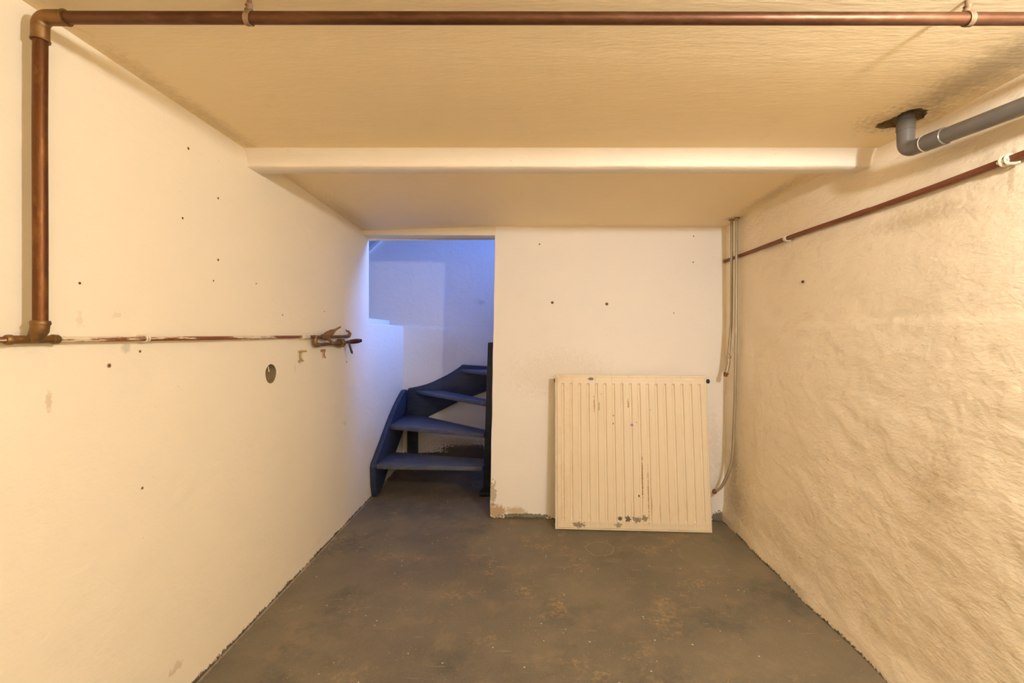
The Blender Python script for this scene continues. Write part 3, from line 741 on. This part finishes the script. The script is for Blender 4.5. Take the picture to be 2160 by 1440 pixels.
# upper stop valve: body, angled bonnet and spindle, drain nozzle below
sv = MB()
cB = Vector((VX, 2.60, LZ + 0.004))
sv.lathe(cB + Vector((0, -0.055, -0.004)), (0, 1, 0), [(0, 0.011), (0.012, 0.0145), (0.03, 0.017), (0.055, 0.021), (0.08, 0.017), (0.098, 0.0145), (0.11, 0.011)], seg=8)
ax = Vector((0.062, 0.03, 0.047)).normalized()
sv.lathe(cB, ax, [(0, 0.018), (0.02, 0.0195), (0.032, 0.016), (0.04, 0.0165), (0.048, 0.0125), (0.056, 0.0085)], seg=8)
sv_o = sv.build('stop_valve', M['bronze'], parent=wp, angle=0.5)
mb = MB(); mb.lathe(cB + ax * 0.05, ax, [(0, 0.0072), (0.012, 0.0082), (0.018, 0.0058), (0.045, 0.0052), (0.047, 0.0042)], seg=10)
mb.build('spindle', M['brass'], parent=sv_o)
mb = MB(); a2 = Vector((0.028, 0.018, -0.034)).normalized()
mb.lathe(cB + Vector((0.004, 0.005, -0.006)), a2, [(0, 0.012), (0.02, 0.0125), (0.026, 0.009), (0.04, 0.0085), (0.042, 0.0105), (0.05, 0.0105)], seg=10)
p_ = cB + Vector((0.004, 0.005, -0.006)) + a2 * 0.048
mb.tube([p_ + Vector((-0.012, 0, -0.004)), p_ + Vector((0.004, 0, -0.002)), p_ + Vector((0.018, 0.0, 0.008)), p_ + Vector((0.022, 0, 0.012))], [0.004, 0.005, 0.0055, 0.005], seg=8)
mb.build('drain_nozzle', M['bronze'], parent=sv_o)
# lower ball valve: socket, brass nut, stub and dark blue lever
mb = MB(); mb.lathe((VX, 2.72, LZ2 + 0.002), (0.05, 1, 0.02), [(0, 0.010), (0.01, 0.0135), (0.045, 0.0155), (0.06, 0.0125), (0.09, 0.0125)], seg=8)
bv = mb.build('ball_valve', M['bronze'], parent=wp, angle=0.5)
mb = MB(); mb.lathe((VX + 0.002, 2.792, LZ2 + 0.004), (0.05, 1, 0.02), [(0, 0.025), (0.004, 0.0295), (0.030, 0.0295), (0.034, 0.025)], seg=6)
mb.build('hex_nut', M['brass'], parent=bv, angle=0.4)
mb = MB(); mb.lathe((VX + 0.003, 2.82, LZ2 + 0.006), (0.30, 1, 0.06), [(0, 0.012), (0.02, 0.0085), (0.075, 0.0085), (0.08, 0.013), (0.13, 0.0155), (0.165, 0.0145), (0.175, 0.011)], seg=14)
mb.build('outlet_stub', M['copper'], parent=bv)
mb = MB(); mb.lathe((VX + 0.055, 2.993, LZ2 + 0.0165), (0.30, 1, 0.06), [(0, 0.0110), (0.006, 0.0112), (0.010, 0.006)], seg=12)
mb.build('stub_cap', M['black'], parent=bv)
mb = MB()
lp = [Vector((VX + 0.014, 2.875, LZ2 + 0.018)), Vector((VX + 0.026, 2.88, LZ2 + 0.004)), Vector((VX + 0.030, 2.884, LZ2 - 0.02)), Vector((VX + 0.040, 2.888, LZ2 - 0.055)), Vector((VX + 0.043, 2.89, LZ2 - 0.066))]
for a, b in zip(lp[:-1], lp[1:]):
    pass
mb.tube(lp, [0.004, 0.007, 0.0065, 0.0075, 0.003], seg=8)
mb.build('lever_handle', M['blue_lever'], parent=bv)

# left-over saddle clips on the wall below
o = MB()
y, z = 2.36, 1.23 - 44 * 2.36 / 960
o.tube([(XL + 0.003, y - 0.02, z + 0.022), (XL + 0.010, y + 0.0, z + 0.024), (XL + 0.024, y + 0.02, z + 0.024)], [0.0055, 0.006, 0.0045], seg=8)
o.tube([(XL + 0.006, y + 0.01, z + 0.022), (XL + 0.0035, y - 0.006, z + 0.010), (XL + 0.003, y - 0.008, z - 0.006), (XL + 0.006, y + 0.004, z - 0.022), (XL + 0.012, y + 0.01, z - 0.027)], [0.0045, 0.0045, 0.0045, 0.005, 0.0055], seg=8)
o.lathe((XL, y - 0.012, z - 0.028), (1, 0, 0), [(0, 0.008), (0.004, 0.008), (0.006, 0.004)], seg=10)
o = o.build('saddle_clip', M['old_clip'])
tag(o, 'broken brass saddle clip on the left wall, beside the round hole', 'pipe clip', 'left-over saddle clips')
o = MB()
y, z = 2.625, 1.23 - 40 * 2.625 / 960
o.box((XL - 0.001, y - 0.03, z + 0.012), (XL + 0.006, y + 0.025, z + 0.026))
o.tube([(XL + 0.003, y + 0.016, z + 0.014), (XL + 0.005, y + 0.006, z + 0.0), (XL + 0.005, y + 0.012, z - 0.014), (XL + 0.006, y + 0.022, z - 0.024)], 0.0035, seg=8)
o = o.build('saddle_clip', M['red_clip'])
tag(o, 'rusty stub of a saddle clip on the left wall, right under the valves', 'pipe clip', 'left-over saddle clips')

# ------------------------------------------------------------------ grey drain pipe
DX, DY, DZ = 1.366, 1.632, 1.23 + 0.660
dp = thing('drain_pipe', 'grey plastic drain pipe coming out of the ceiling hole and running along the right wall', 'drain pipe', (DX, DY, DZ))
rd = 0.0245
mb = MB(); mb.tube([(DX, DY, 2.08), (DX, DY, DZ + 0.055)], rd, seg=32); mb.build('down_pipe', M['pvc'], parent=dp)
far_end = Vector((1.392, 1.20, 1.23 + 0.632)); dirn = (far_end - Vector((DX, DY, DZ))).normalized()
E = Vector((DX, DY, DZ))
mb = MB()
mb.tube([E + Vector((0, 0, 0.108)), E + Vector((0, 0, 0.106)), E + Vector((0, 0, 0.072)), E + Vector((0, 0, 0.07))] + arc(E, E + Vector((0, 0, 0.03)), E + dirn * 0.03, 10) + [E + dirn * 0.075, E + dirn * 0.077, E + dirn * 0.145, E + dirn * 0.147],
        [0.0248, 0.0285, 0.0285, 0.0268] + [0.0262] * 11 + [0.0262, 0.0280, 0.0280, 0.0250], seg=32)
de = mb.build('elbow', M['pvc'], parent=dp, angle=0.5)
mb = MB(); mb.tube([E + dirn * 0.073, E + dirn * 0.077], 0.0288, seg=32); o = mb.build('glue_ring', M['pvc_ring'], parent=de)
mb = MB()
q = Vector((1.40, -2.58, 1.23 + 0.50))
mb.tube([E + dirn * 0.08, far_end, far_end + (q - far_end) * 0.5, q], rd, seg=32); mb.build('wall_run', M['pvc'], parent=dp)

# ------------------------------------------------------------------ brown pipe along the right wall
def rp(y, off=0.017): 
    z = 1.23 + 0.507 + 0.016 * sm((2.6 - y) / 1.4)
    return (xr(y, z) - off, y, z)
bp = thing('copper_pipe', 'brown painted copper pipe running along the right wall into the back corner', 'pipe', rp(2.2))
pts = []
for y in np.linspace(-2.58, 1.85, 18): pts.append(rp(float(y)))
for y in np.linspace(1.90, 3.06, 12): pts.append(rp(float(y), 0.017 - 0.009 * sm((y - 2.5) / 0.35)))
e = rp(3.06, 0.008); pts.append((e[0], 3.20, e[2]))
mb = MB(); mb.tube(pts, 0.0108, seg=20); mb.build('pipe', M['copper_right'], parent=bp)
mb = MB(); mb.tube([rp(1.88), rp(1.885), rp(1.97), rp(1.975)], [0.0108, 0.0122, 0.0122, 0.0108], seg=20); mb.build('coupling', M['copper_right'], parent=bp)
for y in (2.40, 1.362):
    c = Vector(rp(y)); mb = MB()
    k = 1.0 if y > 2 else 1.35
    for d in (-0.006 * k, 0.006 * k):
        mb.tube([(c.x - 0.0125 * math.cos(t), y + d, c.z + 0.0125 * math.sin(t)) for t in np.linspace(-2.4, 2.4, 14)], 0.0042 * k, seg=8)
    mb.tube([(c.x - 0.0105, y - 0.012 * k, c.z - 0.002), (c.x - 0.0110, y + 0.012 * k, c.z - 0.003)], 0.004 * k, seg=8)
    mb.box((c.x, y - 0.010 * k, c.z - 0.014), (c.x + 0.03, y + 0.010 * k, c.z + 0.014))
    mb.tube([(c.x - 0.002, y - 0.01, c.z - 0.0135), (c.x + 0.0, y - 0.026, c.z - 0.019), (c.x + 0.004, y - 0.034, c.z - 0.017)], [0.005, 0.0045, 0.003], seg=8)
    mb.build('pipe_clip', M['clip_paint'], parent=bp)
e = pts[-1]
mb = MB(); mb.tube([(e[0] + 0.014 * math.cos(t), yb(e[0], e[2]) - 0.005, e[2] + 0.014 * math.sin(t)) for t in np.linspace(0, 2 * math.pi, 20)], 0.0045, seg=8)
mb.build('wall_ring', M['clip_paint'], parent=bp)

# ------------------------------------------------------------------ two thin steel heating pipes in the corner
r_s = 0.0088
sa = thing('heating_pipe', 'shorter thin steel pipe in the back corner, ending in a bent hose above the radiator', 'pipe', (1.345, 2.97, 1.08), 'thin heating pipes in the back corner')
mb = MB(); mb.tube([(1.359, 2.99, 2.0), (1.352, 2.975, 1.6), (1.343, 2.962, 1.3), (1.322, 2.955, 1.085)], r_s, seg=16); mb.build('pipe', M['steel'], parent=sa)
mb = MB(); mb.lathe((1.3245, 2.955, 1.098), (-0.02, 0, -1), [(0, 0.010), (0.003, 0.0145), (0.02, 0.0145), (0.024, 0.010)], seg=6); mb.build('union_nut', M['steel'], parent=sa, angle=0.4)
mb = MB(); mb.tube([(1.323, 2.955, 1.08), (1.321, 2.952, 1.055), (1.316, 2.948, 1.03), (1.308, 2.944, 1.005), (1.300, 2.94, 0.982)], 0.0115, seg=14); mb.build('hose', M['steel'], parent=sa)
mb = MB(); mb.lathe((1.3015, 2.94, 0.986), (-0.33, -0.1, -1), [(0, 0.0125), (0.003, 0.0165), (0.012, 0.0165), (0.014, 0.013), (0.022, 0.0125), (0.026, 0.009)], seg=8); mb.build('end_nut', M['rust'], parent=sa, angle=0.4)
sb = thing('heating_pipe', 'longer thin steel pipe in the back corner, bending in low behind the radiator edge', 'pipe', (1.33, 2.9, 0.3), 'thin heating pipes in the back corner')
bend = [(1.366, 2.935, 2.0), (1.350, 2.905, 1.6), (1.338, 2.885, 1.2), (1.325, 2.87, 0.8), (1.311, 2.862, 0.53), (1.305, 2.860, 0.46), (1.295, 2.862, 0.405), (1.277, 2.868, 0.345), (1.255, 2.876, 0.29), (1.240, 2.882, 0.262), (1.222, 2.89, 0.243), (1.195, 2.90, 0.222)]
mb = MB(); mb.tube(bend, [r_s] * 4 + [0.0095] * 8, seg=16); mb.build('pipe', M['steel'], parent=sb)
mb = MB(); mb.lathe((1.216, 2.892, 0.239), (-0.8, 0.25, -0.45), [(0, 0.011), (0.003, 0.0155), (0.018, 0.0155), (0.022, 0.011)], seg=6); mb.build('end_nut', M['rust'], parent=sb, angle=0.4)
for x, y in ((1.359, 2.99), (1.369, 2.935)):
    mb = MB(); mb.lathe((x, y, zc(y) - 0.003), (0, 0, 1), [(0, 0.016), (0.002, 0.019), (0.006, 0.019)], seg=16)
    mb.build('ceiling_collar', M['rubble'], parent=sa if y > 2.96 else sb)

# ------------------------------------------------------------------ screws, plugs and nail holes
def plug(pos, n, r, mat, label, kind='wall_plug', proud=0.0012):
    n = Vector(n); pos = Vector(pos)
    root = thing(kind, label, 'wall plug' if kind == 'wall_plug' else 'nail', pos, 'screw holes and plugs in the walls' if kind == 'wall_plug' else None)
    r = r * 0.8
    mb = MB(); mb.lathe(pos - n * 0.004, n, [(0, r), (0.004, r), (0.004 + proud, r * 0.9), (0.004 + proud, r * 0.62), (0.004 + proud * 0.5, r * 0.60)], seg=12)
    mb.v = [tuple(Vector(p) + n.orthogonal() * random.uniform(-.0004, .0004)) for p in mb.v]
    mb.build('rim' if kind == 'wall_plug' else 'head', mat, parent=root)
    mb = MB(); mb.lathe(pos - n * 0.004, n, [(0, r * 0.6), (0.004 + proud * 0.6, r * 0.6), (0.004 + proud * 0.65, r * 0.3)], seg=10)
    mb.build('core' if kind == 'wall_plug' else 'shank', M['plug_dark'], parent=root)
def on_left(px, py):
    y = -XL * 960 / (1107 - px); return (XL, y, 1.23 - (py - 706) * y / 960)
LEFT = [(168, 597, .0042, 'plug_dark', 'dark round screw hole on the left wall, just right of the copper drop'),
        (385, 460, .0048, 'plug_dark', 'dark screw hole high in the middle of the left wall'),
        (460, 418, .0058, 'plug_brown', 'brown chipped screw hole on the left wall below the beam end'),
        (397, 313, .0065, 'plug_brown', 'topmost brown chipped screw hole on the left wall under the ceiling'),
        (460, 548, .0065, 'plug_brown', 'brown chipped screw hole on the left wall, below the beam-end one'),
        (450, 592, .0045, 'plug_brown', 'tiny brown hole on the left wall, lowest of the mid-wall column'),
        (540, 598, .0065, 'clip_paint', 'pale filled screw hole on the left wall, nearest to the valves'),
        (596, 664, .0045, 'plug_brown', 'tiny dark hole on the left wall just above the thin pipe'),
        (230, 771, .0085, 'plug_brown', 'largest brown ringed wall plug on the left wall below the thin pipe'),
        (295, 741, .0055, 'plug_brown', 'brown wall plug on the left wall directly under the pipe clip'),
        (300, 1029, .0055, 'plug_brown', 'lone chipped hole low on the left wall above the floor edge'),
        (684, 657, .0045, 'plug_brown', 'tiny hole on the left wall directly above the valves'),
        (731, 763, .006, 'plug_dark', 'black screw hole on the left wall below the valve lever')]
for px, py, r, mt, lb in LEFT: plug(on_left(px, py), (1, 0, 0), r, M[mt], lb)
def on_back(px, py):
    y = 3.1
    for _ in range(6):
        x = (px - 1107) * y / 960; z = 1.23 - (py - 706) * y / 960; y = yb(x, z)
    return (x, y, z)
for px, py, r, mt, lb in ((1165, 638, .013, 'plug_brown', 'rusty wall plug on the back wall, left of the pair above the radiator'),
                          (1280, 641, .014, 'plug_brown', 'rusty wall plug on the back wall, right of the pair above the radiator'),
                          (1138, 515, .009, 'clip_paint', 'small pale screw hole high on the back wall near the doorway'),
                          (1462, 553, .006, 'plug_brown', 'small brown screw hole high on the back wall near the corner pipes'),
                          (1463, 498, .005, 'plug_dark', 'tiny dark hole at the top right of the back wall'),
                          (1421, 660, .005, 'plug_brown', 'tiny grey hole on the back wall above the radiator right half')):
    plug(on_back(px, py), (0, -1, 0), r, M[mt], lb, proud=0.003)
pn = (xr(2.27, 1.495) - 0.004, 2.27, 1.495)
plug(pn, (-1, 0, 0), 0.008, M['plug_dark'], 'dark nail stub in the right wall below the brown pipe', kind='nail', proud=0.004)

# ------------------------------------------------------------------ ceiling lamp just outside the view on the right
lamp = thing('ceiling_lamp', 'round bare bulb in a white holder under the ceiling, right of the viewer', 'lamp', (LAMP_POS[0], LAMP_POS[1], 2.005))
mb = MB(); mb.lathe((LAMP_POS[0], LAMP_POS[1], 2.005), (0, 0, -1), [(0, 0.045), (0.008, 0.045), (0.014, 0.03), (0.03, 0.022), (0.055, 0.020)], seg=24)
mb.build('holder', M['holder'], parent=lamp)
em = bpy.data.materials.new('glowing_bulb'); em.use_nodes = True
nt = em.node_tree; nt.nodes.clear()
oo = nt.nodes.new('ShaderNodeOutputMaterial'); ee = nt.nodes.new('ShaderNodeEmission')
ee.inputs[0].default_value = (*LAMP_COLOR, 1); ee.inputs[1].default_value = LAMP_STRENGTH
nt.links.new(ee.outputs[0], oo.inputs[0])
mb = MB(); mb.lathe((LAMP_POS[0], LAMP_POS[1], LAMP_POS[2] + 0.048), (0, 0, -1), [(0, 0.014), (0.012, 0.022)] + [(0.048 - 0.038 * math.cos(t), 0.038 * math.sin(t)) for t in np.linspace(0.75, math.pi, 10)], seg=24)
mb.build('bulb', em, parent=lamp)

# unseen fill tube, added behind the viewer to lift the ceiling brightness
tl = thing('fill_tube', 'added fill tube on the ceiling behind the viewer, unseen', 'lamp', (1.12, -1.75, 2.005))
mb = MB(); mb.box((1.09, -2.4, 1.975), (1.15, -1.1, 2.005)); mb.build('housing', M['holder'], parent=tl, bevel=0.004)
for y in (-2.37, -1.13):
    mb = MB(); mb.box((1.108, y - 0.012, 1.925), (1.132, y + 0.012, 1.976)); mb.build('tube_socket', M['holder'], parent=tl)
tm = em.copy(); tm.name = 'fill_tube_glow'
for nd in tm.node_tree.nodes:
    if nd.type == 'EMISSION': nd.inputs[0].default_value = (1.0, 0.88, 0.68, 1); nd.inputs[1].default_value = FILL_TUBE_STRENGTH
mb = MB(); mb.tube([(1.12, -2.36, 1.945), (1.12, -1.14, 1.945)], 0.014, seg=12); mb.build('tube', tm, parent=tl)
